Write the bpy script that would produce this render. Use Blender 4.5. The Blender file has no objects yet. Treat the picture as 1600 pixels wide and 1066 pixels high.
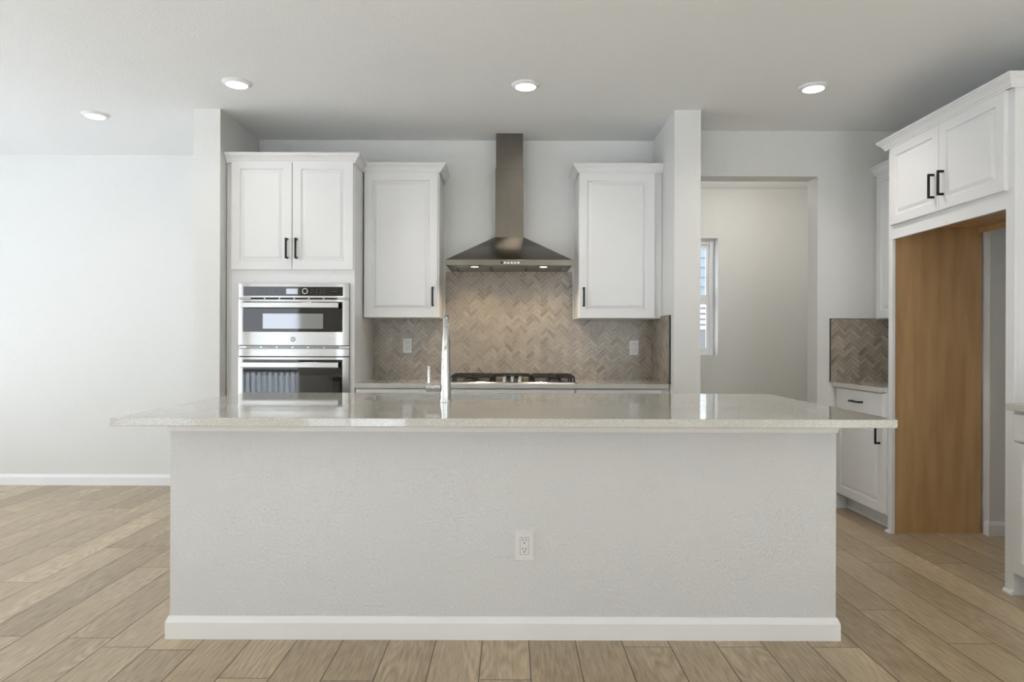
import bpy, bmesh, math, random
from mathutils import Vector, Matrix
random.seed(7)
PI = math.pi
SC = bpy.context.scene
COL = SC.collection

# ------------------------------------------------------------------ camera
H = 1.196                                    # lens height above the floor
CEIL = 2.743
cam_d = bpy.data.cameras.new('camera'); cam = bpy.data.objects.new('camera', cam_d); COL.objects.link(cam)
cam_d.sensor_width = 36.0; cam_d.lens = 36.0 * 1067 / 1600
cam_d.shift_x = 2 / 1600; cam_d.shift_y = 2 / 1600
cam_d.clip_start = 0.05; cam_d.clip_end = 200
cam.matrix_world = Matrix.Translation((0, 0, H)) @ Matrix.Rotation(math.radians(-0.17), 4, 'Y') @ Matrix.Rotation(math.radians(90), 4, 'X')
SC.camera = cam

# ------------------------------------------------------------------ world, exposure
w = bpy.data.worlds.new('daylight'); SC.world = w; w.use_nodes = True
bg = w.node_tree.nodes['Background']
bg.inputs[0].default_value = (0.87, 0.93, 1.0, 1); bg.inputs[1].default_value = 3.3
SC.view_settings.view_transform = 'Standard'; SC.view_settings.look = 'None'
SC.view_settings.gamma = 1.0; SC.view_settings.use_curve_mapping = False
SC.view_settings.exposure = 0.09

sun_d = bpy.data.lights.new('sun', 'SUN'); sun_d.energy = 41; sun_d.angle = math.radians(.53); sun_d.color = (.81, .90, 1)
sun = bpy.data.objects.new('sun', sun_d); COL.objects.link(sun); sun.location = (-4, -12, 12)
sun.rotation_euler = Vector((.15, 1.0, -.62)).to_track_quat('-Z', 'Y').to_euler()
# window openings: the daylight enters here (portals only guide the sky light)
def portal(loc, rot, sx, sy):
    l = bpy.data.lights.new('window_portal', 'AREA'); l.shape = 'RECTANGLE'; l.size = sx; l.size_y = sy
    l.cycles.is_portal = True
    o = bpy.data.objects.new('window_portal', l); COL.objects.link(o); o.location = loc; o.rotation_euler = rot
XL = -5.3; YR = -3.6; XR = 3.0               # left wall, rear wall, right wall
portal((XL - .05, 2.55, 1.3), (0, -PI / 2, 0), 2.4, 5.2)
portal((-4.55, YR - .05, 1.25), (PI / 2, 0, 0), 1.2, 2.4)
portal((-1.95, YR - .05, 1.25), (PI / 2, 0, 0), 1.3, 2.4)
portal((1.75, YR - .05, 1.37), (PI / 2, 0, 0), 2.1, 2.15)
portal((1.74, 7.10, 1.66), (-PI / 2, 0, 0), .68, 1.18)

# ------------------------------------------------------------------ materials
def srgb(r, g, b):
    f = lambda c: (c / 255 / 12.92) if c / 255 <= .04045 else ((c / 255 + .055) / 1.055) ** 2.4
    return (f(r), f(g), f(b), 1)
def mat(name, col, rough=.5, metal=0, ior=1.5, coat=0, aniso=0):
    m = bpy.data.materials.new(name); m.use_nodes = True
    b = m.node_tree.nodes['Principled BSDF']
    b.inputs['Base Color'].default_value = col; b.inputs['Roughness'].default_value = rough
    b.inputs['Metallic'].default_value = metal; b.inputs['IOR'].default_value = ior
    b.inputs['Coat Weight'].default_value = coat; b.inputs['Anisotropic'].default_value = aniso
    return m
def N(m, t, **kw):
    n = m.node_tree.nodes.new(t)
    for k, v in kw.items(): setattr(n, k, v)
    return n
def L(m, a, b): m.node_tree.links.new(a, b)
def bumpy(m, scale, dist, detail=2, strength=1.0, stretch=None):
    tc = N(m, 'ShaderNodeTexCoord'); mp = N(m, 'ShaderNodeMapping'); no = N(m, 'ShaderNodeTexNoise'); bu = N(m, 'ShaderNodeBump')
    L(m, tc.outputs['Object'], mp.inputs[0]); L(m, mp.outputs[0], no.inputs['Vector']); L(m, no.outputs[0], bu.inputs['Height'])
    if stretch: mp.inputs['Scale'].default_value = stretch
    no.inputs['Scale'].default_value = scale; no.inputs['Detail'].default_value = detail
    bu.inputs['Distance'].default_value = dist; bu.inputs['Strength'].default_value = strength
    L(m, bu.outputs[0], m.node_tree.nodes['Principled BSDF'].inputs['Normal'])
    return m
def varied(m, c1, c2, scale, stretch=None, lo=.35, hi=.65, detail=4):
    tc = N(m, 'ShaderNodeTexCoord'); mp = N(m, 'ShaderNodeMapping'); no = N(m, 'ShaderNodeTexNoise'); cr = N(m, 'ShaderNodeValToRGB')
    L(m, tc.outputs['Object'], mp.inputs[0]); L(m, mp.outputs[0], no.inputs['Vector']); L(m, no.outputs[0], cr.inputs[0])
    if stretch: mp.inputs['Scale'].default_value = stretch
    no.inputs['Scale'].default_value = scale; no.inputs['Detail'].default_value = detail
    cr.color_ramp.elements[0].position = lo; cr.color_ramp.elements[1].position = hi
    cr.color_ramp.elements[0].color = c1; cr.color_ramp.elements[1].color = c2
    L(m, cr.outputs[0], m.node_tree.nodes['Principled BSDF'].inputs['Base Color'])
    return m
M = {}
M['wall'] = bumpy(mat('wall_paint', srgb(222, 222, 219), .62), 80, .0022)
M['ceiling'] = bumpy(mat('ceiling_paint', srgb(238, 239, 238), .8), 90, .0018)
M['island_wall'] = bumpy(mat('island_wall_paint', srgb(213, 214, 214), .5), 85, .0045)
M['trim'] = mat('trim_paint', srgb(236, 236, 236), .35)
M['cab'] = mat('cabinet_paint', srgb(228, 228, 228), .33)
M['cab_side'] = mat('cabinet_side_laminate', srgb(214, 205, 190), .45)
M['gap'] = mat('shadow_gap', srgb(40, 40, 40), .8)
M['black'] = mat('black_metal', srgb(16, 16, 17), .38, .3)
M['iron'] = bumpy(mat('cast_iron', srgb(18, 18, 18), .45), 300, .0005)
M['glass_black'] = mat('black_oven_glass', srgb(7, 8, 10), .03, 0, 1.62)
M['glass_smoke'] = mat('smoked_window', srgb(40, 41, 43), .04, 0, 1.62)
M['mesh_glass'] = mat('microwave_window_mesh', srgb(150, 152, 156), .06, .75)
M['plastic'] = mat('white_plastic', srgb(224, 224, 224), .3)
M['chrome'] = mat('chrome', srgb(215, 217, 220), .07, 1)
M['nickel'] = mat('brushed_sink_steel', srgb(205, 206, 207), .28, 1)
def steel(name, c, rough, stretch):
    m = mat(name, c, rough, 1)
    tc = N(m, 'ShaderNodeTexCoord'); mp = N(m, 'ShaderNodeMapping'); no = N(m, 'ShaderNodeTexNoise'); mr = N(m, 'ShaderNodeMapRange')
    mp.inputs['Scale'].default_value = stretch; no.inputs['Scale'].default_value = 8; no.inputs['Detail'].default_value = 3
    L(m, tc.outputs['Object'], mp.inputs[0]); L(m, mp.outputs[0], no.inputs['Vector']); L(m, no.outputs[0], mr.inputs[0])
    mr.inputs[3].default_value = rough - .06; mr.inputs[4].default_value = rough + .08
    L(m, mr.outputs[0], m.node_tree.nodes['Principled BSDF'].inputs['Roughness'])
    return m
M['steel'] = steel('oven_steel', srgb(188, 188, 187), .2, (.6, 1, 60))
M['hood'] = steel('hood_steel', srgb(122, 117, 109), .24, (60, 60, .6))
M['hood_dark'] = mat('hood_filter_steel', srgb(120, 114, 104), .4, 1)
def emit(name, c, s):
    m = bpy.data.materials.new(name); m.use_nodes = True; nt = m.node_tree; nt.nodes.clear()
    e = nt.nodes.new('ShaderNodeEmission'); o = nt.nodes.new('ShaderNodeOutputMaterial')
    e.inputs[0].default_value = c; e.inputs[1].default_value = s; nt.links.new(e.outputs[0], o.inputs[0]); return m
M['lamp'] = emit('lamp_glow', (1, .97, .92, 1), 6)
M['hoodlamp'] = emit('hood_lamp_glow', (1, .85, .62, 1), 5)
# window pane
m = bpy.data.materials.new('window_glass'); m.use_nodes = True; nt = m.node_tree; nt.nodes.clear()
tr = nt.nodes.new('ShaderNodeBsdfTransparent'); gl = nt.nodes.new('ShaderNodeBsdfGlossy'); lw = nt.nodes.new('ShaderNodeLayerWeight'); pw = nt.nodes.new('ShaderNodeMath'); fr = nt.nodes.new('ShaderNodeMath')
mx = nt.nodes.new('ShaderNodeMixShader'); ou = nt.nodes.new('ShaderNodeOutputMaterial')
gl.inputs['Roughness'].default_value = .02; pw.operation = 'POWER'; pw.inputs[1].default_value = 5; nt.links.new(lw.outputs['Facing'], pw.inputs[0]); fr.operation = 'MULTIPLY_ADD'; fr.inputs[1].default_value = .9; fr.inputs[2].default_value = .04; nt.links.new(pw.outputs[0], fr.inputs[0])
nt.links.new(fr.outputs[0], mx.inputs[0]); nt.links.new(tr.outputs[0], mx.inputs[1]); nt.links.new(gl.outputs[0], mx.inputs[2]); nt.links.new(mx.outputs[0], ou.inputs[0])
M['pane'] = m
# quartz
m = mat('quartz', srgb(205, 204, 199), .05, 0, 1.55)
tc = N(m, 'ShaderNodeTexCoord'); n1 = N(m, 'ShaderNodeTexNoise'); n2 = N(m, 'ShaderNodeTexVoronoi'); cr = N(m, 'ShaderNodeValToRGB'); cr2 = N(m, 'ShaderNodeValToRGB'); mi = N(m, 'ShaderNodeMix', data_type='RGBA', blend_type='MULTIPLY')
n1.inputs['Scale'].default_value = 260; n1.inputs['Detail'].default_value = 3; n2.inputs['Scale'].default_value = 240
L(m, tc.outputs['Object'], n1.inputs['Vector']); L(m, tc.outputs['Object'], n2.inputs['Vector'])
cr.color_ramp.elements[0].position = .3; cr.color_ramp.elements[0].color = srgb(183, 181, 174); cr.color_ramp.elements[1].position = .7; cr.color_ramp.elements[1].color = srgb(212, 211, 206)
cr2.color_ramp.elements[0].position = .08; cr2.color_ramp.elements[0].color = (.35, .34, .32, 1); cr2.color_ramp.elements[1].position = .3; cr2.color_ramp.elements[1].color = (1, 1, 1, 1)
L(m, n1.outputs[0], cr.inputs[0]); L(m, n2.outputs['Distance'], cr2.inputs[0])
mi.inputs[0].default_value = .6; L(m, cr.outputs[0], mi.inputs[6]); L(m, cr2.outputs[0], mi.inputs[7])
L(m, mi.outputs[2], m.node_tree.nodes['Principled BSDF'].inputs['Base Color'])
M['quartz'] = m
# unfinished maple veneer
m = mat('maple_veneer', srgb(158, 113, 55), .38)
varied(m, srgb(186, 149, 104), srgb(208, 170, 122), 3.0, (6, 6, .7), .3, .7, 6)
M['maple'] = m
# herringbone tile
m = mat('tile_glaze', srgb(150, 138, 122), .22)
at = N(m, 'ShaderNodeAttribute', attribute_name='tone'); cr = N(m, 'ShaderNodeValToRGB'); no = N(m, 'ShaderNodeTexNoise'); mi = N(m, 'ShaderNodeMix', data_type='RGBA', blend_type='MULTIPLY'); c3 = N(m, 'ShaderNodeValToRGB'); tc = N(m, 'ShaderNodeTexCoord')
L(m, at.outputs['Fac'], cr.inputs[0])
e = cr.color_ramp.elements; e[0].position = 0; e[0].color = srgb(136, 125, 111); e[1].position = 1; e[1].color = srgb(186, 175, 160)
x = e.new(.5); x.color = srgb(170, 159, 145)
no.inputs['Scale'].default_value = 60; L(m, tc.outputs['Object'], no.inputs['Vector']); L(m, no.outputs[0], c3.inputs[0])
c3.color_ramp.elements[0].position = .3; c3.color_ramp.elements[0].color = (.86, .86, .86, 1); c3.color_ramp.elements[1].position = .7
mi.inputs[0].default_value = 1; L(m, cr.outputs[0], mi.inputs[6]); L(m, c3.outputs[0], mi.inputs[7])
L(m, mi.outputs[2], m.node_tree.nodes['Principled BSDF'].inputs['Base Color'])
M['tile'] = m
M['grout'] = mat('grout', srgb(214, 206, 193), .8)
M['schluter'] = mat('dark_edge_strip', srgb(70, 68, 64), .35, .8)
# plank floor: boards run away from the lens, 186 mm wide
def floor_material():
    m = mat('oak_plank', srgb(190, 170, 140), .36)
    nt = m.node_tree; B = nt.nodes['Principled BSDF']
    def math_(op, a, b=None, c=None):
        n = nt.nodes.new('ShaderNodeMath'); n.operation = op
        for i, v in enumerate((a, b, c)):
            if v is None: continue
            if isinstance(v, (int, float)): n.inputs[i].default_value = v
            else: nt.links.new(v, n.inputs[i])
        return n.outputs[0]
    tc = nt.nodes.new('ShaderNodeTexCoord'); sx = nt.nodes.new('ShaderNodeSeparateXYZ'); nt.links.new(tc.outputs['Object'], sx.inputs[0])
    X, Y = sx.outputs[0], sx.outputs[1]
    W_, L_ = .1856, 1.22
    u = math_('DIVIDE', math_('ADD', X, 20 * W_ + .110), W_); row = math_('FLOOR', u); fu = math_('FRACT', u)
    wn = nt.nodes.new('ShaderNodeTexWhiteNoise'); wn.noise_dimensions = '1D'; nt.links.new(row, wn.inputs['W'])
    v = math_('ADD', math_('DIVIDE', Y, L_), math_('MULTIPLY', wn.outputs['Value'], 7.3)); v = math_('ADD', v, 30.0)
    colm = math_('FLOOR', v); fv = math_('FRACT', v)
    cb = nt.nodes.new('ShaderNodeCombineXYZ'); nt.links.new(row, cb.inputs[0]); nt.links.new(colm, cb.inputs[1])
    w2 = nt.nodes.new('ShaderNodeTexWhiteNoise'); w2.noise_dimensions = '2D'; nt.links.new(cb.outputs[0], w2.inputs['Vector'])
    r = w2.outputs['Value']
    # seams
    du = math_('MULTIPLY', math_('MINIMUM', fu, math_('SUBTRACT', 1.0, fu)), W_)
    dv = math_('MULTIPLY', math_('MINIMUM', fv, math_('SUBTRACT', 1.0, fv)), L_)
    seam = math_('MINIMUM', du, dv)
    sm = nt.nodes.new('ShaderNodeMapRange'); sm.inputs[1].default_value = .0010; sm.inputs[2].default_value = .0026; nt.links.new(seam, sm.inputs[0])
    # grain coordinates, shifted per plank
    gx = math_('ADD', math_('MULTIPLY', X, 1.0), math_('MULTIPLY', r, 37.0)); gy = math_('ADD', math_('MULTIPLY', Y, .09), math_('MULTIPLY', r, 11.0))
    gc = nt.nodes.new('ShaderNodeCombineXYZ'); nt.links.new(gx, gc.inputs[0]); nt.links.new(gy, gc.inputs[1])
    fine = nt.nodes.new('ShaderNodeTexNoise'); fine.inputs['Scale'].default_value = 95; fine.inputs['Detail'].default_value = 5; nt.links.new(gc.outputs[0], fine.inputs['Vector'])
    # cathedral figure: contour lines of a stretched noise
    fig = nt.nodes.new('ShaderNodeTexNoise'); fig.inputs['Scale'].default_value = 6.5; fig.inputs['Detail'].default_value = 1.5; fig.inputs['Roughness'].default_value = .4
    gy2 = math_('ADD', math_('MULTIPLY', Y, .22), math_('MULTIPLY', r, 5.0)); gc2 = nt.nodes.new('ShaderNodeCombineXYZ'); nt.links.new(gx, gc2.inputs[0]); nt.links.new(gy2, gc2.inputs[1]); nt.links.new(gc2.outputs[0], fig.inputs['Vector'])
    ring = math_('FRACT', math_('MULTIPLY', fig.outputs[0], 16.0)); ring = math_('ABSOLUTE', math_('SUBTRACT', ring, .5)); ring = math_('MULTIPLY', ring, 2.0)
    patch = nt.nodes.new('ShaderNodeTexNoise'); patch.inputs['Scale'].default_value = 3.2; nt.links.new(gc2.outputs[0], patch.inputs['Vector'])
    pm = nt.nodes.new('ShaderNodeMapRange'); pm.inputs[1].default_value = .48; pm.inputs[2].default_value = .62; nt.links.new(patch.outputs[0], pm.inputs[0])
    g = math_('ADD', math_('MULTIPLY', fine.outputs[0], .62), math_('MULTIPLY', math_('MULTIPLY', ring, pm.outputs[0]), .20))
    g = math_('ADD', g, math_('MULTIPLY', math_('SUBTRACT', r, .5), .17))
    cr = nt.nodes.new('ShaderNodeValToRGB'); nt.links.new(g, cr.inputs[0])
    e = cr.color_ramp.elements; e[0].position = .12; e[0].color = srgb(146, 127, 101); e[1].position = .62; e[1].color = srgb(210, 191, 161)
    mi = nt.nodes.new('ShaderNodeMix'); mi.data_type = 'RGBA'; nt.links.new(sm.outputs[0], mi.inputs[0]); mi.inputs[6].default_value = srgb(72, 58, 42); nt.links.new(cr.outputs[0], mi.inputs[7])
    nt.links.new(mi.outputs[2], B.inputs['Base Color'])
    bu = nt.nodes.new('ShaderNodeBump'); bu.inputs['Distance'].default_value = .0012
    hh = math_('ADD', math_('MULTIPLY', fine.outputs[0], .25), sm.outputs[0]); nt.links.new(hh, bu.inputs['Height']); nt.links.new(bu.outputs[0], B.inputs['Normal'])
    return m
M['floor'] = floor_material()
m = mat('lap_siding', srgb(136, 146, 154), .7)
M['siding'] = m
M['siding_white'] = mat('white_house_trim', srgb(240, 240, 240), .6)
M['house_glass'] = mat('house_window_glass', srgb(110, 112, 112), .15)
M['lawn'] = varied(mat('pale_concrete', srgb(180, 181, 183), .9), srgb(174, 176, 179), srgb(190, 191, 193), 5)

M['deck'] = mat('deck_boards', srgb(186, 185, 183), .7)

# ------------------------------------------------------------------ mesh helpers
def obj(name, bm, m, parent=None, loc=None, rot=None, bevel=0, smooth=False, seg=2):
    me = bpy.data.meshes.new(name); bmesh.ops.recalc_face_normals(bm, faces=bm.faces); bm.to_mesh(me); bm.free()
    for x in (m if isinstance(m, (list, tuple)) else [m]): me.materials.append(x)
    o = bpy.data.objects.new(name, me); COL.objects.link(o)
    if parent: o.parent = parent
    if loc: o.location = loc
    if rot: o.rotation_euler = rot
    if smooth:
        for p in me.polygons: p.use_smooth = True
        try: me.set_sharp_from_angle(angle=math.radians(40))
        except Exception: pass
    if bevel:
        b = o.modifiers.new('bevel', 'BEVEL'); b.width = bevel; b.segments = seg; b.limit_method = 'ANGLE'; b.angle_limit = math.radians(50)
        for p in me.polygons: p.use_smooth = True
        try: me.set_sharp_from_angle(angle=math.radians(40))
        except Exception: pass
        b.harden_normals = False
    return o
def thing(name, label, cat, loc=(0, 0, 0), rz=0, group=None):
    o = bpy.data.objects.new(name, None); COL.objects.link(o); o.empty_display_size = .1
    o.location = loc; o.rotation_euler = (0, 0, rz); tag(o, label, cat, group); return o
def tag(o, label, cat, group=None):
    o['label'] = label; o['category'] = cat
    if group: o['group'] = group
    return o
def struct(name, bm, m, bevel=0, parent=None):
    o = obj(name, bm, m, parent, bevel=bevel)
    if parent is None: o['kind'] = 'structure'
    return o
def B(): return bmesh.new()
def box(bm, x0, x1, y0, y1, z0, z1, mi=0):
    v = [bm.verts.new(p) for p in ((x0, y0, z0), (x1, y0, z0), (x1, y1, z0), (x0, y1, z0), (x0, y0, z1), (x1, y0, z1), (x1, y1, z1), (x0, y1, z1))]
    for f in ((0, 3, 2, 1), (4, 5, 6, 7), (0, 1, 5, 4), (1, 2, 6, 5), (2, 3, 7, 6), (3, 0, 4, 7)):
        bm.faces.new([v[i] for i in f]).material_index = mi
    return bm
def bx(*a): return box(B(), *a)
def loft(bm, rings, cap=True, mi=0):
    """rings: lists of points, same count; joins neighbours, caps the ends"""
    R = [[bm.verts.new(p) for p in r] for r in rings]; n = len(R[0])
    for a, b in zip(R, R[1:]):
        for i in range(n):
            j = (i + 1) % n; bm.faces.new((a[i], a[j], b[j], b[i])).material_index = mi
    if cap:
        bm.faces.new(R[0]).material_index = mi; bm.faces.new(list(reversed(R[-1]))).material_index = mi
    return bm
def lathe(bm, prof, c=(0, 0, 0), n=32, axis='Z', mi=0):
    """prof: (radius, height) pairs"""
    rings = []
    for r, h in prof:
        ring = []
        for k in range(n):
            a = 2 * PI * k / n; u, v = max(r, 1e-4) * math.cos(a), max(r, 1e-4) * math.sin(a)
            p = {'Z': (u, v, h), 'Y': (u, h, v), 'X': (h, u, v)}[axis]
            ring.append((c[0] + p[0], c[1] + p[1], c[2] + p[2]))
        rings.append(ring)
    return loft(bm, rings, True, mi)
def tube(bm, pts, rad, n=16, mi=0):
    pts = [Vector(p) for p in pts]; rings = []; up = None
    for i, p in enumerate(pts):
        t = (pts[min(i + 1, len(pts) - 1)] - pts[max(i - 1, 0)]).normalized()
        if up is None: up = t.orthogonal().normalized()
        up = (up - up.dot(t) * t).normalized(); s = t.cross(up)
        r = rad[i] if isinstance(rad, (list, tuple)) else rad
        rings.append([p + (up * math.cos(2 * PI * k / n) + s * math.sin(2 * PI * k / n)) * r for k in range(n)])
    return loft(bm, rings, True, mi)
def rrect(x0, x1, y0, y1, r, n=6):
    pts = []
    for cx, cy, a0 in ((x1 - r, y1 - r, 0), (x0 + r, y1 - r, PI / 2), (x0 + r, y0 + r, PI), (x1 - r, y0 + r, 1.5 * PI)):
        for k in range(n + 1):
            a = a0 + PI / 2 * k / n; pts.append((cx + r * math.cos(a), cy + r * math.sin(a)))
    return pts
def panel_door(W, Hh, t=.02, fw=.058, x0=0, z0=0, y=0):
    """raised-panel front: face towards -Y at y-t"""
    bm = B()
    spec = [(0, 0), (0, -t + .002), (.002, -t), (fw, -t), (fw + .005, -t + .009), (fw + .012, -t + .009), (fw + .030, -t + .0015), (fw + .032, -t + .001)]
    rings = [[(x0 + i, y + d, z0 + i), (x0 + W - i, y + d, z0 + i), (x0 + W - i, y + d, z0 + Hh - i), (x0 + i, y + d, z0 + Hh - i)] for i, d in spec]
    return loft(bm, rings)
def slab_front(W, Hh, t=.02, x0=0, z0=0, y=0):
    bm = B()
    spec = [(0, 0), (0, -t + .005), (.004, -t + .001), (.008, -t)]
    rings = [[(x0 + i, y + d, z0 + i), (x0 + W - i, y + d, z0 + i), (x0 + W - i, y + d, z0 + Hh - i), (x0 + i, y + d, z0 + Hh - i)] for i, d in spec]
    return loft(bm, rings)
def handle(parent, x, z, y, vertical=True, ln=.138):
    bm = B(); s = .0064; h = ln / 2; so = .030
    if vertical:
        box(bm, x - s, x + s, y - so - .005, y - so + .005, z - h, z + h)
        for q in (-1, 1): box(bm, x - s, x + s, y - so + .004, y, z + q * (h - s) - s, z + q * (h - s) + s)
    else:
        box(bm, x - h, x + h, y - so - .005, y - so + .005, z - s, z + s)
        for q in (-1, 1): box(bm, x + q * (h - s) - s, x + q * (h - s) + s, y - so + .004, y, z - s, z + s)
    return obj('handle', bm, M['black'], parent, bevel=.0012)
CROWN = [(0, 0), (.007, 0), (.007, .010), (.012, .013), (.016, .022), (.024, .033), (.034, .041), (.038, .045), (.038, .050), (.043, .052), (.043, .062), (0, .062)]
def sweep(path, prof, z0, m, parent, name='crown_moulding', side=1, closed=False):
    """sweep (outward, up) profile along a path in XY with mitred corners"""
    P = [Vector((p[0], p[1])) for p in path]; bm = B(); rings = []
    for i, p in enumerate(P):
        d0 = (P[i] - P[i - 1]).normalized() if i > 0 else (P[1] - P[0]).normalized()
        d1 = (P[i + 1] - P[i]).normalized() if i < len(P) - 1 else d0
        n0 = Vector((d0.y, -d0.x)) * side; n1 = Vector((d1.y, -d1.x)) * side
        mv = (n0 + n1).normalized(); mv = mv / max(.2, mv.dot(n0))
        rings.append([(p.x + mv.x * o, p.y + mv.y * o, z0 + h) for o, h in prof])
    loft(bm, rings)
    return obj(name, bm, m, parent)
BASE = [(0, 0), (.014, 0), (.014, .066), (.011, .074), (.006, .086), (.004, .090), (0, .090)]

# ------------------------------------------------------------------ the setting
YW = 5.238; XA = -1.935; XB = 1.085; YS = 4.54; YLW = 5.67; YP = 4.98; YPB = 6.86; XF = 2.97
floor = struct('floor', bx(XL - .2, 3.6, YR - .2, 7.1, -.1, 0), M['floor'])
struct('ceiling', bx(XL - .2, 3.6, YR - .2, 7.1, CEIL, CEIL + .1), M['ceiling'])
def wall_holes(name, along, a0, a1, t0, t1, holes):
    """wall along 'X' or 'Y' from a0 to a1, thickness t0..t1; holes (a, b, z0, z1)"""
    bm = B(); holes = sorted(holes); cur = a0
    def seg(a, b, z0, z1):
        if b - a < 1e-6 or z1 - z0 < 1e-6: return
        box(bm, a, b, t0, t1, z0, z1) if along == 'X' else box(bm, t0, t1, a, b, z0, z1)
    for a, b, z0, z1 in holes:
        seg(cur, a, 0, CEIL); seg(a, b, 0, z0); seg(a, b, z1, CEIL); cur = b
    seg(cur, a1, 0, CEIL)
    return struct(name, bm, M['wall'])
HL = [(0.0, 1.65, .1, 2.5), (1.8, 3.4, .1, 2.5), (3.55, 5.1, .1, 2.5)]  # unseen left windows, enlarged to brighten the left side
wall_holes('wall_left', 'Y', YR - .2, YLW + .12, XL - .15, XL, HL)
HR = [(-5.15, -3.95, .05, 2.45), (-2.6, -1.3, .05, 2.45), (.7, 2.8, .3, 2.45)]  # unseen; first follows the oven reflection, the others are sized for light
wall_holes('wall_rear', 'X', XL, 3.6, YR - .15, YR, HR)
struct('wall_living_back', bx(XL, -2.111, YLW, YLW + .12, 0, CEIL), M['wall'])
struct('wall_stub_left', bx(-2.111, XA, YS, YLW + .12, 0, CEIL), M['wall'])
struct('wall_kitchen_back', bx(XA, XB, YW, YW + .12, 0, CEIL), M['wall'])
struct('wall_stub_right', bx(XB, 1.26, YS, YW + .12, 0, CEIL), M['wall'])
bm = B(); box(bm, 1.26, 1.30, YP, YP + .165, 0, CEIL); box(bm, 1.30, 2.236, YP, YP + .165, 2.412, CEIL); box(bm, 2.236, 3.25, YP, YP + .165, 0, CEIL)
struct('wall_pantry_front', bm, M['wall'])
PW = (1.40, 2.08, 1.07, 2.25)
wall_holes('wall_pantry_back', 'X', 1.15, 3.25, YPB, YPB + .2, [PW])
struct('wall_pantry_left', bx(1.15, 1.26, YW + .12, YPB, 0, CEIL), M['wall'])
struct('wall_pantry_right', bx(3.10, 3.25, YP + .165, YPB, 0, CEIL), M['wall'])
struct('wall_right_far', bx(XF + .015, 3.4, 4.254, YP, 0, CEIL), M['wall'])
struct('wall_refrigerator_recess', bx(3.25, 3.4, 3.20, 4.254, 0, CEIL), M['wall'])
struct('wall_right', bx(XR, 3.4, YR - .15, 3.20, 0, CEIL), M['wall'])
def baseboard(name, path, side=1): 
    o = sweep(path, BASE, 0, M['trim'], None, name, side); o['kind'] = 'structure'; return o
baseboard('baseboard_living', [(XL, YLW), (-2.111, YLW)])
baseboard('baseboard_stub', [(-2.111, YLW - .014), (-2.111, YS), (XA, YS)])
baseboard('baseboard_stub_right', [(XB, YS), (1.26, YS), (1.26, YP)])
baseboard('baseboard_pantry_front', [(2.236, YP + .15), (2.236, YP), (2.44, YP)])
baseboard('baseboard_pantry_back', [(1.28, YPB), (3.09, YPB)])
baseboard('baseboard_recess', [(XF + .015, 4.285), (XF + .015, 4.254), (3.235, 4.254)])
baseboard('baseboard_left', [(XL, YR + .015), (XL, YLW - .015)])
# pantry window and unseen windows added for daylight (frame + sash + pane each)
def window(name, along, a0, a1, z0, z1, t, out, mullion=True, depth=.07):
    bm = B(); f = .045
    def fb(a, b, c, d, q0=0, q1=depth):
        y0, y1 = sorted((t + out * q0, t + out * q1))
        box(bm, a, b, y0, y1, c, d) if along == 'X' else box(bm, y0, y1, a, b, c, d)
    fb(a0, a0 + f, z0, z1); fb(a1 - f, a1, z0, z1); fb(a0 + f, a1 - f, z0, z0 + f); fb(a0 + f, a1 - f, z1 - f, z1)
    o = struct(name, bm, M['trim'], .003)
    bm = B(); zm = (z0 + z1) / 2 - .02
    if mullion:
        fb(a0 + f, a1 - f, zm - .02, zm + .02, .02, .055)
        s = .03
        for za, zb, q in ((z0 + f, zm - .02, .01), (zm + .02, z1 - f, .03)):
            fb(a0 + f, a0 + f + s, za, zb, q, q + .03); fb(a1 - f - s, a1 - f, za, zb, q, q + .03)
            fb(a0 + f + s, a1 - f - s, za, za + s, q, q + .03); fb(a0 + f + s, a1 - f - s, zb - s, zb, q, q + .03)
        obj('sash', bm, M['trim'], o, bevel=.002)
    bm = B(); fb(a0 + f, a1 - f, z0 + f, z1 - f, .040, .044); obj('pane', bm, M['pane'], o)
    return o
window('window_1', 'X', *PW, YPB + .13, 1)
for i, h in enumerate(HL): window('window_%d' % (i + 2), 'Y', *h, XL - .03, -1)
for i, h in enumerate(HR): window('window_%d' % (i + 5), 'X', *h, YR - .03, -1, mullion=False)

struct('ceiling_added_shade_block', bx(XL - .2, 3.6, YR - .2, 7.1, CEIL + .1, 6.2), M['siding_white'])  # unseen block above, added to keep sun off the house opposite
# ------------------------------------------------------------------ outdoors: house beyond the pantry window; unseen ground and deck added for light
struct('ground', bx(-30, 30, -30, 30, -.7, -.6), M['lawn'])
struct('trim_deck', bx(-5.6, .5, -5.4, YR - .16, -.6, -.12), M['deck'])
rl = thing('deck_railing', 'black metal railing outside, mirrored in the left half of the lower oven glass', 'railing', (-4.2, -4.6, -.12))
obj('top_rail', bx(-1.4, 1.9, -.03, .03, .70, .76), M['black'], rl, bevel=.004)
obj('bottom_rail', bx(-1.4, 1.9, -.015, .015, .08, .11), M['black'], rl, bevel=.003)
for px_ in (-1.4, .25, 1.9): obj('post', bx(px_ - .035, px_ + .035, -.035, .035, 0, .78), M['black'], rl, bevel=.003)
bal = None
for k in range(28):
    x_ = -1.4 + .114 * (k + 1)
    if abs(x_ - .25) < .05 or x_ > 1.85: continue
    if bal is None: bal = obj('baluster', bx(-.014, .014, -.010, .010, .11, .70), M['black'], rl); bal.location.x = x_
    else: c_ = bal.copy(); COL.objects.link(c_); c_.parent = rl; c_.location.x = x_
hs = thing('neighbor_house', 'pale blue clapboard house seen through the pantry window', 'house', (3.2, 11.2, -.6))
bm = B(); box(bm, -3, 4, .03, 5, 0, 5.2)
k = 0
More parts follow.
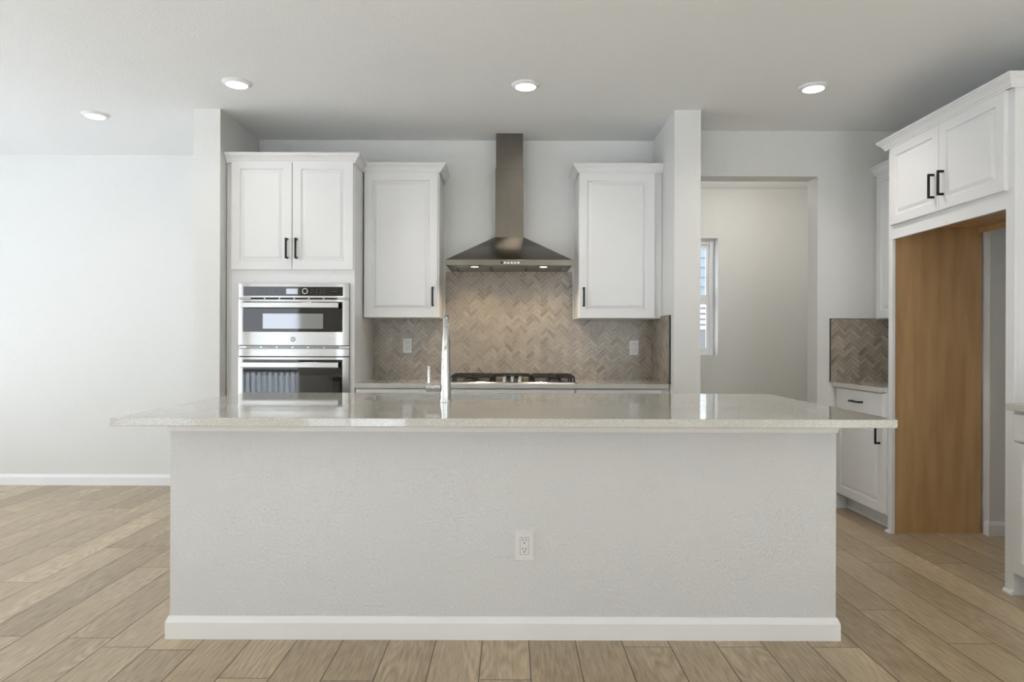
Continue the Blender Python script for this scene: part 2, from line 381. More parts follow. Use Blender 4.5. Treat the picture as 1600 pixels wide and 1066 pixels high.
while k * .16 < 5.1:
    z = k * .16; v = [bm.verts.new(p) for p in ((-3, .0, z), (4, .0, z), (4, .028, z + .16), (-3, .028, z + .16), (-3, .03, z), (4, .03, z))]
    bm.faces.new(v[:4]); bm.faces.new((v[0], v[4], v[5], v[1])); k += 1
obj('siding_wall', bm, M['siding'], hs)
bm = B(); loft(bm, [[(-3.3, -.3, 5.1), (4.3, -.3, 5.1), (4.3, 5.3, 5.1), (-3.3, 5.3, 5.1)], [(-3.3, 2.4, 6.9), (4.3, 2.4, 6.9), (4.3, 2.6, 6.9), (-3.3, 2.6, 6.9)]])
obj('roof', bm, M['gap'], hs)
for x0, z0, ww, hh in ((-.22, 1.5, .62, .95),):
    f = obj('window', bx(x0 - .09, x0 + ww + .09, -.03, .03, z0 - .09, z0 + hh + .09), M['siding_white'], hs, bevel=.004)
    obj('pane', bx(x0, x0 + ww, -.035, -.028, z0, z0 + hh), M['house_glass'], f)
    bm = B()
    for q in range(5): box(bm, x0, x0 + ww, -.05, -.03, z0 + hh - .07 - q * .09, z0 + hh - .02 - q * .09)
    obj('blind', bm, M['siding_white'], f)

# ------------------------------------------------------------------ island
IY = 2.754; IX0 = -1.371; IX1 = 1.314; ICY0 = 2.517; ICY1 = 3.785; CX0 = -1.478; CX1 = 1.428; ZC = .914; TH = .031
isl = thing('kitchen_island', 'long kitchen island base with textured pale grey drywall face', 'island', (0, IY, 0))
bm = B(); IB = .965
box(bm, IX0, IX1, 0, .12, 0, ZC - TH); box(bm, IX0, IX0 + .1, .12, IB, 0, ZC - TH); box(bm, IX1 - .1, IX1, .12, IB, 0, ZC - TH)
bmesh.ops.remove_doubles(bm, verts=bm.verts, dist=1e-5)
obj('drywall_body', bm, M['island_wall'], isl)
obj('cabinet_back', bx(IX0 + .1, IX1 - .1, IB - .04, IB, .1, ZC - TH), M['cab'], isl)
obj('toe_kick', bx(IX0 + .1, IX1 - .1, IB - .12, IB - .10, 0, .1), M['cab'], isl)
wd = (IX1 - IX0 - .2) / 5
for k in range(5):
    d = panel_door(wd - .008, .74, .02); 
    o = obj('door', d, M['cab'], isl, (IX1 - .104 - k * wd, IB, .12), (0, 0, PI))
    handle(o, .04 if k % 2 else wd - .05, .64, -.02)
TRIM = [(0, 0), (.005, 0), (.007, .014), (.014, .030), (.019, .036), (.019, .048), (0, .048)]
o = sweep([(IX0, IB), (IX0, 0), (IX1, 0), (IX1, IB)], TRIM, ZC - TH - .048, M['trim'], isl, 'top_moulding')
o = sweep([(IX0, IB), (IX0, 0), (IX1, 0), (IX1, IB)], BASE, 0, M['trim'], isl, 'baseboard')
# countertop with a sink cut-out
SK = (-.722, .062, 3.315, 3.705)
def slab(outer, hole, z0, z1):
    bm = B(); 
    if not hole:
        return loft(bm, [[(x, y, z) for x, y in outer] for z in (z0, z1)])
    hx0, hx1, hy0, hy1 = min(p[0] for p in hole), max(p[0] for p in hole), min(p[1] for p in hole), max(p[1] for p in hole)
    for z in (z0, z1):
        ov = [bm.verts.new((x, y, z)) for x, y in outer]; hv = [bm.verts.new((x, y, z)) for x, y in hole]
        es = [bm.edges.new((ov[i], ov[(i + 1) % len(ov)])) for i in range(len(ov))] + [bm.edges.new((hv[i], hv[(i + 1) % len(hv)])) for i in range(len(hv))]
        bmesh.ops.triangle_fill(bm, use_beauty=True, use_dissolve=False, edges=es)
        if z == z0: lo = (ov, hv)
        else: hi = (ov, hv)
    for a, b in zip(lo, hi):
        n = len(a)
        for i in range(n): bm.faces.new((a[i], a[(i + 1) % n], b[(i + 1) % n], b[i]))
    return bm
def rect(x0, x1, y0, y1): return [(x0, y0), (x1, y0), (x1, y1), (x0, y1)]
o = obj('island_countertop', slab(rect(CX0, CX1, ICY0, ICY1), rrect(*SK, .07, 8), ZC - TH, ZC), M['quartz'])
tag(o, 'glossy speckled light grey quartz slab on top of the island', 'countertop')
m_ = o.modifiers.new('bevel', 'BEVEL'); m_.width = .0025; m_.segments = 2; m_.limit_method = 'ANGLE'; m_.angle_limit = math.radians(60)
# sink
sk = thing('undermount_sink', 'stainless undermount sink set in the island countertop', 'sink', ((SK[0] + SK[1]) / 2, (SK[2] + SK[3]) / 2, .67))
hw, hd = (SK[1] - SK[0]) / 2 + .004, (SK[3] - SK[2]) / 2 + .004
prof = [(0.02, .212), (0, .212), (0, .03), (-.012, .012), (-.04, .004), (-.17, .0)]
bm = B(); loft(bm, [[(x, y, z) for x, y in rrect(-hw - i, hw + i, -hd - i, hd + i, max(.02, .075 + i), 8)] for i, z in prof])
for f in [f for f in bm.faces if len(f.verts) > 8 and f.calc_center_median().z > .1]: bm.faces.remove(f)
o = obj('basin', bm, M['nickel'], sk, smooth=True); s_ = o.modifiers.new('thick', 'SOLIDIFY'); s_.thickness = .002; s_.offset = 1
bm = lathe(B(), [(.045, .0), (.045, .004), (.035, .006), (.02, .003), (0, .003)], n=24); obj('drain', bm, M['chrome'], sk, (0, 0, .002), smooth=True)
# faucet: tapered column, neck bends away from the lens over the sink
FX, FY = -.310, 3.262
fc = thing('kitchen_faucet', 'tall polished chrome pull-down faucet standing on the island', 'faucet', (FX, FY, ZC), .085)
bm = lathe(B(), [(.030, 0), (.030, .006), (.0285, .008)], n=40); obj('base_ring', bm, M['chrome'], fc, smooth=True)
pts = [(0, 0, .006), (0, 0, .06), (0, 0, .12), (0, 0, .20), (0, .002, .27), (0, .010, .33), (0, .030, .375), (0, .062, .400), (0, .098, .398), (0, .128, .375), (0, .145, .345)]
rad = [.0275, .0262, .0245, .0215, .0185, .0162, .015, .0142, .014, .0145, .0155]
obj('column', tube(B(), pts, rad, 28), M['chrome'], fc, smooth=True)
pts = [(0, .145, .345), (0, .149, .337), (0, .165, .30), (0, .183, .25), (0, .185, .247)]
obj('spray_head', tube(B(), pts, [.0155, .018, .0205, .0235, .021], 28), M['chrome'], fc, smooth=True)
bm = lathe(B(), [(.0205, -.024), (.0205, -.058), (.018, -.060), (.018, -.064), (.0215, -.066), (.0215, -.092), (.018, -.094)], (0, 0, .066), 28, 'X'); obj('valve_body', bm, M['chrome'], fc, smooth=True)
bm = tube(B(), [(-.079, 0, .08), (-.079, 0, .088), (-.079, .0, .165), (-.079, .0, .168)], [.0085, .0075, .0065, .005], 16); obj('lever', bm, M['chrome'], fc, smooth=True)

# ------------------------------------------------------------------ outlets
def outlet(loc, label, rz=0, w_=.072, h_=.116, group='white duplex outlets'):
    t = thing('wall_outlet', label, 'outlet', loc, rz, None)
    bm = B(); hw, hh = w_ / 2, h_ / 2
    loft(bm, [[(-hw + i, d, -hh + i), (hw - i, d, -hh + i), (hw - i, d, hh - i), (-hw + i, d, hh - i)] for i, d in ((0, 0), (0, -.003), (.004, -.006))])
    obj('cover_plate', bm, M['plastic'], t)
    dw, dh = .0168, .0335
    obj('recess_line', bx(-dw - .001, dw + .001, -.0064, -.005, -dh - .001, dh + .001), M['gap'], t)
    r = obj('receptacle', bx(-dw, dw, -.0075, -.005, -dh, dh), M['plastic'], t, bevel=.0006)
    for q, nm in ((1, 0), (-1, 0)):
        bm = B(); zc = q * .0175 if q < 0 else .0185
        for xx in (-.0063, .0063): box(bm, xx - .0012, xx + .0012, -.0079, -.007, zc + .002, zc + .0105)
        lathe(bm, [(.0028, -.0079), (.0028, -.007)], (0, 0, zc - .0055), 12, 'Y')
        obj('slots', bm, M['gap'], r)
    for q in (-1, 1): obj('screw', lathe(B(), [(.0024, -.0066), (.0026, -.0055)], (0, 0, q * (hh - .012)), 12, 'Y'), M['nickel'], t)
    return t
outlet((.057, IY, .376), 'white outlet low on the front of the island', w_=.080, h_=.122)
outlet((-.790, YW - .010, 1.168), 'white outlet on herringbone tile left of the faucet')
outlet((.945, YW - .010, 1.158), 'white outlet on herringbone tile right of the cooktop')

# ------------------------------------------------------------------ herringbone backsplashes
def clip_poly(P, x0, x1, y0, y1):
    def half(P, f, isec):
        out = []
        for i in range(len(P)):
            a, b = P[i - 1], P[i]
            if f(b):
                if not f(a): out.append(isec(a, b))
                out.append(b)
            elif f(a): out.append(isec(a, b))
        return out
    def ix(c): return lambda a, b: (c, a[1] + (b[1] - a[1]) * (c - a[0]) / (b[0] - a[0]))
    def iy(c): return lambda a, b: (a[0] + (b[0] - a[0]) * (c - a[1]) / (b[1] - a[1]), c)
    for f, s in ((lambda p: p[0] >= x0, ix(x0)), (lambda p: p[0] <= x1, ix(x1)), (lambda p: p[1] >= y0, iy(y0)), (lambda p: p[1] <= y1, iy(y1))):
        if len(P) < 3: return []
        P = half(P, f, s)
    return P
def herringbone(bm, tone, regions, seed=1, W=.0254, n=3, g=.0017, thick=.004):
    """tiles in local (x, z), front at y=-thick-.005; regions: list of (x0,x1,z0,z1) that do not overlap"""
    rnd = random.Random(seed); c = math.cos(PI / 4); q = W
    ax0 = min(r[0] for r in regions); ax1 = max(r[1] for r in regions); az0 = min(r[2] for r in regions); az1 = max(r[3] for r in regions)
    I = int((az1 - az0) / (q * 1.414)) + 8; J = int((ax1 - ax0) / (q * n * 1.414)) + 4
    for j in range(-2, J):
        for i in range(-6, I):
            for hv in (0, 1):
                ox, oy = i + j * n, i - j * n
                if hv == 0: r = (ox, ox + n, oy, oy + 1)
                else: r = (ox, ox + 1, oy + 1, oy + 1 + n)
                h = g / q
                P = [(r[0] + h, r[2] + h), (r[1] - h, r[2] + h), (r[1] - h, r[3] - h), (r[0] + h, r[3] - h)]
                P = [(ax0 + (x - y) * c * q, az0 + (x + y) * c * q - 4 * q) for x, y in P]
                t = min(1, max(0, rnd.gauss(.5, .24)))
                for R in regions:
                    C = clip_poly(P, R[0] + .0008, R[1] - .0008, R[2] + .0008, R[3] - .0008)
                    if len(C) < 3: continue
                    ar = abs(sum(C[k - 1][0] * C[k][1] - C[k][0] * C[k - 1][1] for k in range(len(C)))) / 2
                    if ar < 4e-6: continue
                    cx = sum(p[0] for p in C) / len(C); cz = sum(p[1] for p in C) / len(C)
                    fr = [bm.verts.new((cx + (x - cx) * .985, -.005 - thick, cz + (z - cz) * .985)) for x, z in C]
                    bk = [bm.verts.new((x, -.0045, z)) for x, z in C]
                    fs = [bm.faces.new(fr)] + [bm.faces.new((fr[k - 1], fr[k], bk[k], bk[k - 1])) for k in range(len(C))]
                    for f in fs: f.material_index = 1; f[tone] = t
def backsplash(name, label, loc, rz, regions, seed, edges=()):
    bm = B(); tone = bm.faces.layers.float.new('tone')
    for R in regions: box(bm, R[0], R[1], -.005, -.0005, R[2], R[3])
    herringbone(bm, tone, regions, seed)
    o = obj(name, bm, [M['grout'], M['tile']], None, loc, (0, 0, rz)); tag(o, label, 'backsplash')
    if edges:
        bm = B()
        for e in edges: box(bm, *e)
        obj('edge_strip', bm, M['schluter'], o)
    return o
backsplash('tile_backsplash', 'taupe herringbone tile backsplash on the wall behind the cooktop', (0, YW, 0), 0,
           [(-1.055, -.50, ZC, 1.372), (-.50, .470, ZC, 1.736), (.470, XB - .001, ZC, 1.372)], 3)
backsplash('side_backsplash', 'narrow herringbone tile return on the stub wall beside the cooktop counter', (XB, YW - .010, 0), -PI / 2,
           [(0, .600, ZC, 1.380)], 5, [(.600, .604, -.012, 0, ZC, 1.384), (0, .600, -.012, 0, 1.380, 1.384)])
backsplash('desk_backsplash', 'small herringbone tile panel over the short counter beside the refrigerator space', (0, YP, 0), 0,
           [(2.330, XF + .012, ZC, 1.372)], 9, [(2.325, 2.330, -.012, 0, ZC, 1.376), (2.330, 2.655, -.012, 0, 1.372, 1.376)])

# ------------------------------------------------------------------ cabinets, back run
CT = 2.470; CR = .062
def base_cabinet(label, loc, rz, W, D, fronts, x_in=.0, group=None):
    """fronts: list of (kind, x0, x1, z0, z1, handle spec)"""
    t = thing('base_cabinet', label, 'cabinet', loc, rz, group)
    obj('cabinet_box', bx(0, W, 0, D, .105, ZC - TH), M['cab'], t)
    obj('toe_kick', bx(0, W, .075, .09, 0, .105), M['cab'], t)
    for kind, x0, x1, z0, z1, hs in fronts:
        bm = (slab_front if kind == 'drawer' else panel_door)(x1 - x0, z1 - z0, .02)
        o = obj(kind, bm, M['cab'], t, (x0, 0, z0))
        if hs == 'h': handle(o, (x1 - x0) / 2, (z1 - z0) / 2, -.02, False)
        elif hs == 'l': handle(o, .032, z1 - z0 - .10, -.02)
        elif hs == 'r': handle(o, x1 - x0 - .032, z1 - z0 - .10, -.02)
    return t
YB = 4.665
base_cabinet('white base cabinet under the counter between ovens and cooktop', (-1.058, YB, 0), 0, .587, YW - YB - .005,
             [('drawer', .004, .583, .725, .876, 'h'), ('door', .004, .292, .115, .715, 'r'), ('door', .295, .583, .115, .715, 'l')])
base_cabinet('white base cabinet directly under the gas cooktop', (-.470, YB, 0), 0, .910, YW - YB - .005,
             [('drawer', .004, .906, .725, .876, 'h'), ('drawer', .004, .906, .43, .715, 'h'), ('drawer', .004, .906, .115, .42, 'h')])
base_cabinet('white base cabinet right of the cooktop against the stub wall', (.441, YB, 0), 0, XB - .441 - .002, YW - YB - .005,
             [('drawer', .006, .592, .725, .876, 'h'), ('door', .006, .592, .115, .715, 'l')])
o = obj('kitchen_countertop', bx(-1.058, XB - .012, 4.627, YW - .001, ZC - TH, ZC), M['quartz'], bevel=.002); tag(o, 'light quartz counter along the back wall under the cooktop', 'countertop')

def upper_cabinet(label, x0, x1, door, hside, crownpath, z0=1.371, Y0=4.905, side_mat=None):
    t = thing('upper_cabinet', label, 'cabinet', (x0, Y0, z0))
    W = x1 - x0; Hc = CT - .008 - z0
    obj('cabinet_box', bx(0, W, 0, YW - Y0 - .001, 0, Hc), M['cab'], t)
    d = obj('door', panel_door(door[1] - door[0], 2.412 - z0 + .0, .02), M['cab'], t, (door[0] - x0, 0, .0))
    handle(d, .032 if hside == 'l' else (door[1] - door[0]) - .032, .15, -.02)
    sweep([(a - x0, b - Y0) for a, b in crownpath], CROWN, CT - CR - z0, M['cab'], t)
    return t
upper_cabinet('white upper cabinet left of the range hood, beside the oven tower', -1.056, -.515, (-1.052, -.526), 'r',
              [(-1.056, 4.885), (-.511, 4.885), (-.511, YW - .002)])
upper_cabinet('white upper cabinet right of the range hood', .486, XB - .002, (.488, 1.030), 'l',
              [(.482, YW - .002), (.482, 4.885), (XB - .002, 4.885)])

# oven tower
OY = 4.645
ot = thing('oven_cabinet', 'tall white cabinet tower holding the double wall oven', 'cabinet', (XA + .004, OY, 0))
W = -1.062 - (XA + .004); D = YW - OY - .003
ox0, ox1, oz0, oz1 = -1.841 - XA - .004, -1.095 - XA - .004, .50, 1.592
bm = B()
box(bm, 0, ox0 + .008, 0, D, 0, CT - .005); box(bm, ox1 - .008, W, 0, D, 0, CT - .005)
box(bm, ox0 + .008, ox1 - .008, 0, D, oz1 - .008, CT - .005); box(bm, ox0 + .008, ox1 - .008, 0, D, .1, oz0 + .008); box(bm, ox0 + .008, ox1 - .008, D - .02, D, oz0, oz1)
obj('cabinet_box', bm, M['cab'], ot)
dx = .035
dw = (W - dx - .008) / 2 - .002
for k, hs in ((0, 'r'), (1, 'l')):
    o = obj('door', panel_door(dw, .742, .02, .058), M['cab'], ot, (dx + k * (dw + .004), 0, 1.684))
    handle(o, dw - .030 if hs == 'r' else .030, .142, -.02)
o = obj('drawer', panel_door(2 * dw + .004, .33, .02), M['cab'], ot, (dx, 0, .115)); handle(o, dw, .165, -.02, False)
bm = B(); 
for q in range(3): box(bm, .004 + q * .010, .010 + q * .010, -.008 + q * .002, 0, 0, CT - CR)
obj('filler_strip', bm, M['cab'], ot, bevel=.0015)
sweep([(0.0, -.012), (W, -.012), (W, YW - OY - .35)], CROWN, CT - CR, M['cab'], ot)
# double oven
ov = thing('double_oven', 'stainless built-in microwave and oven combination with black glass doors', 'oven', ((-1.841 - 1.095) / 2, OY, .50))
hw = .373
def ob(name, x0, x1, y0, y1, z0, z1, m, parent=ov, bev=.002): return obj(name, bx(x0, x1, y0, y1, z0 - .5, z1 - .5), M[m], parent, bevel=bev)
ob('oven_body', -.36, .36, .001, .5, .51, 1.585, 'schluter')
ob('face_frame', -hw, hw, -.012, -.001, .50, 1.592, 'schluter', bev=.001)  # coloured dark to paint in the shade of the gaps between panels
def curved_face(x0, x1, z0, z1, y, bulge, t, name, m, parent=ov, nseg=16):
    """panel whose front bows gently towards the room"""
    rings = []
    for k in range(nseg + 1):
        u = k / nseg; x = x0 + (x1 - x0) * u; e = min(u, 1 - u) * (x1 - x0); b = bulge * (1 - (2 * u - 1) ** 2) - max(0, .006 - e) * 1.2
        rings.append([(x, y, z0 - .5), (x, y - t - b, z0 - .5), (x, y - t - b - .0008, (z0 + z1) / 2 - .5), (x, y - t - b, z1 - .5), (x, y, z1 - .5)])
    bm = B(); loft(bm, rings); return obj(name, bm, M[m], parent, smooth=True)
cp = curved_face(-hw, hw, 1.494, 1.590, -.012, .004, .018, 'control_panel', 'steel')
gp = ob('glass_strip', -.338, .333, -.0375, -.030, 1.505, 1.567, 'glass_black', cp, .002)
gp2 = ob('display', -.048, .030, -.0385, -.037, 1.517, 1.554, 'mesh_glass', cp, .0005)
bm = lathe(B(), [(.0165, -.006), (.0185, -.006), (.0185, 0), (.0165, 0)], n=32, axis='Y'); 
for v in bm.verts: pass
ring = B(); n = 32
R1 = [[(r * math.cos(2 * PI * k / n), y, r * math.sin(2 * PI * k / n)) for k in range(n)] for r, y in ((.0150, -.001), (.0150, -.006), (.0195, -.006), (.0195, -.001))]
loft(ring, R1, cap=False); bm.free()
obj('dial', ring, M['steel'], cp, (.080, -.0370, 1.537 - .5), smooth=True)
rn = random.Random(4)
for xs, zs in ((( -.185, -.160, -.135, -.095), (1.547, 1.527)), ((.125, .160, .183, .207), (1.547, 1.527))):
    for xx in xs:
        for zz in zs:
            bm = B(); l = rn.uniform(.005, .010); box(bm, xx - l / 2, xx + l / 2, -.0386, -.0374, zz - .001 - .5, zz + .001 - .5)
            l = rn.uniform(.003, .007); box(bm, xx - l / 2, xx + l / 2, -.0386, -.0374, zz + .003 - .5, zz + .0045 - .5)
            obj('icon', bm, M['hood'], cp)
bm = B(); box(bm, .255, .290, -.0386, -.0374, 1.5345 - .5, 1.5362 - .5)
obj('lettering', bm, M['hood'], cp)
def vent(z0, z1, xa, xb):
    ob('vent_strip', -hw, hw, -.020, -.012, z0, z1, 'steel', bev=.001)
    bm = B(); nn = 6; l = (xb - xa) / nn
    for k in range(nn): box(bm, xa + k * l + .006, xa + (k + 1) * l - .006, -.0212, -.0195, (z0 + z1) / 2 - .003 - .5, (z0 + z1) / 2 + .003 - .5)
    obj('vent_slots', bm, M['gap'], ov)
vent(1.484, 1.492, -.30, .30)
md = curved_face(-hw, hw, 1.172, 1.480, -.012, .005, .024, 'microwave_door', 'steel')
g = ob('door_glass', -.338, .333, -.0445, -.034, 1.262, 1.466, 'glass_black', md, .003)
ob('viewing_window', -.203, .203, -.0452, -.0440, 1.283, 1.385, 'mesh_glass', md, .0004)
def bar_handle(z, parent):
    bm = B(); box(bm, -.334, .318, -.092, -.075, z - .019 - .5, z + .019 - .5); 
    for xx in (-.31, .295): box(bm, xx - .012, xx + .012, -.076, -.040, z - .012 - .5, z + .012 - .5)
    obj('handle', bm, M['steel'], parent, bevel=.004)
bar_handle(1.440, md)
bd = obj('badge', lathe(B(), [(.017, 0), (.017, -.003), (.015, -.004), (.0145, -.003), (0, -.003)], n=28, axis='Y'), M['steel'], md, (.0, -.0405, 1.212 - .5), smooth=True)
bm = B(); R1 = [[(r * math.cos(2 * PI * k / 24), y, r * math.sin(2 * PI * k / 24)) for k in range(24)] for r, y in ((.0125, -.002), (.0125, -.0044), (.0150, -.0044), (.0150, -.002))]; loft(bm, R1, cap=False)
for k in range(4):
    a = k * PI / 2 + PI / 4; tube(bm, [(.003 * math.cos(a), -.0040, .003 * math.sin(a)), (.007 * math.cos(a + .5), -.0042, .007 * math.sin(a + .5)), (.009 * math.cos(a + 1.1), -.0040, .009 * math.sin(a + 1.1))], .0012, 6)
obj('emblem', bm, M['schluter'], bd)
vent(1.150, 1.166, -.33, .31)
curved_face(-hw, hw, 1.098, 1.147, -.012, .004, .018, 'trim_band', 'steel')
od = curved_face(-hw, hw, .560, 1.090, -.012, .004, .024, 'oven_door', 'steel')
ob('door_glass', -.338, .333, -.0435, -.033, .70, 1.075, 'glass_black', od, .003)
ob('viewing_window', -.25, .27, -.0442, -.0430, .75, .968, 'glass_smoke', od, .0004)
bar_handle(1.040, od)
curved_face(-hw, hw, .502, .552, -.012, .004, .018, 'trim_band', 'steel')

# ------------------------------------------------------------------ range hood
HX = -.013; hd = thing('range_hood', 'stainless steel chimney range hood mounted over the cooktop', 'range hood', (HX, YW, 1.736))
hw_ = .4445; HD = -.450
def R4(x, yf, z, yb=-.002): return [(-x, yf, z), (x, yf, z), (x, yb, z), (-x, yb, z)]
bm = B(); loft(bm, [R4(hw_, HD, .040), R4(.107, -.190, .236)]); cn = obj('canopy', bm, M['hood'], hd, bevel=.002)
bm = B()
box(bm, -hw_, hw_, HD, HD + .012, 0, .040); box(bm, -hw_, -hw_ + .012, HD + .012, -.002, 0, .040); box(bm, hw_ - .012, hw_, HD + .012, -.002, 0, .040)
box(bm, -hw_ + .012, hw_ - .012, HD + .012, -.002, .006, .012); box(bm, -hw_ + .012, hw_ - .012, -.02, -.002, 0, .006)
rim = obj('rim', bm, M['hood'], hd, bevel=.001)
for k in range(3):
    bm = B(); x0 = -.385 + k * .258; box(bm, x0, x0 + .250, HD + .10, -.03, .0, .006)
    for q in range(10): box(bm, x0 + .008, x0 + .242, HD + .112 + q * .030, HD + .118 + q * .030, -.002, .0)
    obj('grease_filter', bm, M['hood_dark'], hd)
for s in (-1, 1):
    o = obj('light_housing', lathe(B(), [(.034, .006), (.034, -.003), (.028, -.004), (.028, -.001)], n=28), M['hood'], hd, (s * .244, HD + .068, 0), smooth=True)
    obj('bulb', lathe(B(), [(.0265, .001), (.0265, -.0045), (.02, -.0055)], n=24), M['hoodlamp'], o)
    l = bpy.data.lights.new('hood_spot', 'SPOT'); l.energy = 9; l.color = (1, .80, .56); l.spot_size = math.radians(130); l.spot_blend = .8; l.shadow_soft_size = .025
    lo = bpy.data.objects.new('hood_spot', l); COL.objects.link(lo); lo.location = (HX + s * .244, YW + HD + .068, 1.725); lo.rotation_euler = (math.radians(12), 0, 0)
for k in range(6):
    bm = lathe(B(), [(.0085, 0), (.0085, -.003), (.0065, -.0035), (.0065, -.0025), (0, -.0025)], n=20, axis='Y')
    obj('button', bm, M['black'] if k == 0 else M['chrome'], rim, (-.052 + k * .0235, HD, .019))
obj('lower_chimney', bx(-.1045, .1045, -.190, -.002, .225, .745), M['hood'], hd, bevel=.0015)
obj('upper_chimney', bx(-.0995, .0995, -.185, -.002, .745, CEIL - 1.736), M['hood'], hd, bevel=.0015)

# ------------------------------------------------------------------ gas cooktop
ck = thing('gas_cooktop', 'stainless gas cooktop with black cast iron grates set in the counter', 'cooktop', (.012, 4.935, ZC))
bm = B(); loft(bm, [[(x, y, z) for x, y in rrect(-.445 + i, .445 - i, -.265 + i, .265 - i, .02, 4)] for i, z in ((0, 0), (0, .004), (.006, .009), (.03, .006), (.035, .0055))])
obj('steel_tray', bm, M['steel'], ck, smooth=True)
burn = [(-.30, -.12, .035), (-.30, .13, .045), (0, .10, .055), (.30, -.12, .045), (.30, .13, .035)]
for x, y, r in burn:
    o = obj('burner', lathe(B(), [(r + .018, .0), (r + .018, .004), (r, .012), (r, .018), (r - .005, .02)], n=28), M['hood'], ck, (x, y, .006), smooth=True)
    obj('burner_cap', lathe(B(), [(r - .002, .02), (r - .001, .024), (r - .006, .028), (0, .029)], n=28), M['iron'], o, smooth=True)
def grate(x0, x1, y0, y1, cs):
    bm = B(); z0, z1 = .036, .048; t = .006
    for a in (x0, x1): box(bm, a - t, a + t, y0 - t, y1 + t, z0, z1)
    for a in (y0, y1): box(bm, x0 + t, x1 - t, a - t, a + t, z0, z1)
    for a in [x0, x1]:
        for b in [y0, y1, (y0 + y1) / 2]: box(bm, a - t, a + t, b - t, b + t, .006, z0)
    if len(cs) > 1: box(bm, x0 + t, x1 - t, (y0 + y1) / 2 - t, (y0 + y1) / 2 + t, z0, z1)
    for cx, cy in cs:
        for k in range(4):
            a = k * PI / 2; dx_, dy_ = math.cos(a), math.sin(a)
            ex = (x1 if dx_ > .5 else x0 if dx_ < -.5 else cx); 
            yn = (y0 + y1) / 2
            if abs(dy_) > .5:
                lim = [y0, y1] if len(cs) == 1 else ([y0, yn] if cy < yn else [yn, y1]); ey = lim[1] if dy_ > 0 else lim[0]
                a0, a1 = sorted((cy + dy_ * .022, ey)); box(bm, cx - t * .8, cx + t * .8, a0, a1, z0 + .002, z1 + .003)
            else:
                a0, a1 = sorted((cx + dx_ * .022, ex)); box(bm, a0, a1, cy - t * .8, cy + t * .8, z0 + .002, z1 + .003)
    return obj('grate', bm, M['iron'], ck, bevel=.002)
grate(-.425, -.150, -.235, .235, [(-.30, -.12), (-.30, .13)])
grate(-.130, .130, -.05, .235, [(0, .10)])
grate(.150, .425, -.235, .235, [(.30, -.12), (.30, .13)])
for x, y in ((-.055, -.20), (.055, -.20), (0, -.155), (-.055, -.105), (.055, -.105)):
    bm = lathe(B(), [(.024, .0), (.024, .004), (.018, .007), (.0165, .030), (.012, .036), (0, .036)], n=24); box(bm, -.003, .003, -.016, .016, .034, .040)
    obj('knob', bm, M['steel'], ck, (x, y, .006), smooth=True)

# ------------------------------------------------------------------ right-hand run (fronts look towards -X; local x runs towards the lens)
RZ = -PI / 2
# short counter beside the refrigerator space
DY = 4.333
bc = base_cabinet('white base cabinet with one drawer and one door beside the refrigerator space', (2.385, YP - .001, 0), RZ, YP - DY - .002, XF + .01 - 2.385,
             [('drawer', .018, .640, .725, .876, 'h'), ('door', .018, .640, .115, .715, None)])
handle([c for c in bc.children if c.name.startswith('door')][0], .622 - .032, .505, -.02)
obj('shoe_moulding', bx(.0, YP - DY - .002, .063, .075, 0, .018), M['trim'], bc, bevel=.003)
o = obj('desk_countertop', bx(2.345, XF + .012, DY, YP - .001, ZC - TH, ZC), M['quartz'], bevel=.002); tag(o, 'short light quartz counter between pantry opening and refrigerator space', 'countertop')
t = thing('upper_cabinet', 'narrow white upper cabinet above the short counter by the refrigerator space', 'cabinet', (2.672, YP - .001, 1.372), RZ)
W = YP - DY - .002
obj('cabinet_box', bx(0, W, 0, XF + .012 - 2.672, 0, CT - .008 - 1.372), M['cab'], t)
d = obj('door', panel_door(W - .022, 1.035, .02), M['cab'], t, (.020, 0, .003)); handle(d, W - .055, .15, -.02)
sweep([(0, -.02), (W, -.02)], CROWN, CT - CR - 1.372, M['cab'], t)

# refrigerator enclosure
FXX = 2.395; FY0 = 4.331; FY1 = 3.247
fr = thing('refrigerator_cabinet', 'white cabinet surround with an empty refrigerator space and two doors above', 'cabinet', (FXX, FY0, 0), RZ)
WF = FY0 - FY1; DF = XF - FXX
CB = 2.477
obj('side_panel', bx(0, .018, .02, DF, 0, CB - .01), M['cab'], fr)
o = obj('wood_panel', bx(.018, .022, .022, DF, 0, 1.93), M['maple'], fr); o['label'] = 'brown maple veneer inner face'
obj('stile', bx(0, .044, 0, .02, 0, 1.849), M['cab'], fr, bevel=.0015)
obj('side_panel', bx(WF - .022, WF, .02, .604, 0, CB - .01), M['cab'], fr)
obj('stile', bx(WF - .059, WF, 0, .02, 0, 1.849), M['cab'], fr, bevel=.0015)
obj('cabinet_box', bx(.018, WF - .022, .02, DF, 1.934, CB - .01), M['cab'], fr)
o = obj('wood_bottom', bx(.022, WF - .022, .02, DF, 1.928, 1.934), M['maple'], fr); o['label'] = 'brown maple veneer underside'
obj('cleat', bx(.022, WF - .022, DF - .02, DF, 1.895, 1.928), M['maple'], fr)
bm = B(); box(bm, 0, WF, 0, .02, 1.849, 1.945); box(bm, 0, .05, 0, .02, 1.945, CB - .01); box(bm, WF - .06, WF, 0, .02, 1.945, CB - .01); box(bm, .05, WF - .06, 0, .02, 2.42, CB - .01)
obj('face_frame', bm, M['cab'], fr, bevel=.001)
fd0 = FY0 - 4.283; fmid = FY0 - 3.795; fd1 = FY0 - 3.291
for a, b, hs in ((fd0, fmid - .002, 'r'), (fmid + .002, fd1, 'l')):
    o = obj('door', panel_door(b - a, 2.418 - 1.935, .02), M['cab'], fr, (a, 0, 1.935))
    handle(o, b - a - .040 if hs == 'r' else .040, .145, -.02)
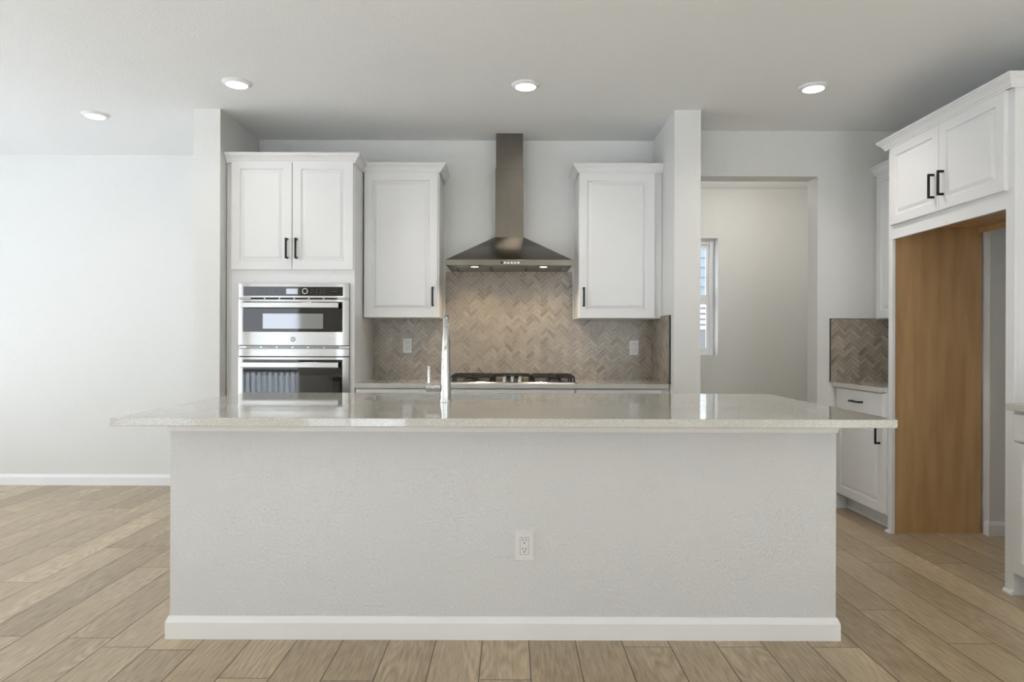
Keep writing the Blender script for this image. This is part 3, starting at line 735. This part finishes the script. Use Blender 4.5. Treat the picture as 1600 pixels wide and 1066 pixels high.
sweep([(0, XF - .0 - FXX), (0, -.018), (WF + .002, -.018), (WF + .002, XR - .01 - FXX)], CROWN, CB - CR, M['cab'], fr)
sweep([(0, .04), (0, 0), (.044, 0)], [(0, 0), (.012, 0), (.012, .008), (.006, .018), (0, .018)], 0, M['trim'], fr, 'shoe_moulding')
sweep([(WF - .059, 0), (WF, 0)], [(0, 0), (.012, 0), (.012, .008), (.006, .018), (0, .018)], 0, M['trim'], fr, 'shoe_moulding')
# run nearer the lens
base_cabinet('white base cabinet at the right edge, nearer than the refrigerator space', (FXX, FY1 - .001, 0), RZ, .76, XR - .003 - FXX,
             [('drawer', .018, .742, .738, .868, 'h'), ('door', .018, .378, .115, .728, 'r'), ('door', .382, .742, .115, .728, 'l')])
o = obj('side_countertop', bx(2.350, XR - .001, 2.48, FY1 - .001, ZC - TH, ZC), M['quartz'], bevel=.002); tag(o, 'light quartz counter end at the right edge beyond the refrigerator space', 'countertop')

# ------------------------------------------------------------------ ceiling lights
def downlight(x, y, label, watt=32, kind='SPOT'):
    t = thing('ceiling_light', label, 'ceiling light', (x, y, CEIL), 0, 'recessed ceiling lights')
    obj('trim_ring', lathe(B(), [(.085, 0), (.085, -.004), (.078, -.010), (.062, -.016), (.060, -.010)], n=40), M['trim'], t, smooth=True)
    obj('diffuser', lathe(B(), [(.060, -.008), (.060, -.017), (.052, -.020), (0, -.022)], n=36), M['lamp'], t, smooth=True)
    l = bpy.data.lights.new('downlight', 'SPOT'); l.energy = watt; l.color = (1, .94, .86); l.spot_size = math.radians(150); l.spot_blend = 1; l.shadow_soft_size = .05
    if kind == 'POINT': l.type = 'POINT'
    lo = bpy.data.objects.new('downlight', l); COL.objects.link(lo); lo.location = (x, y, CEIL - (.035 if kind == 'SPOT' else .30))
downlight(2.2, 5.9, 'unseen ceiling light added to brighten the pantry', 10, 'POINT')  # out of view, added to lift the pantry's brightness
downlight(-1.640, 4.08, 'round ceiling light above the left end of the island', 10)
downlight(.085, 4.10, 'round ceiling light in the middle, in front of the range hood')
downlight(1.822, 4.12, 'round ceiling light at the right, in front of the pantry opening')
downlight(-2.84, 4.66, 'round ceiling light at far left over the living area', 12)
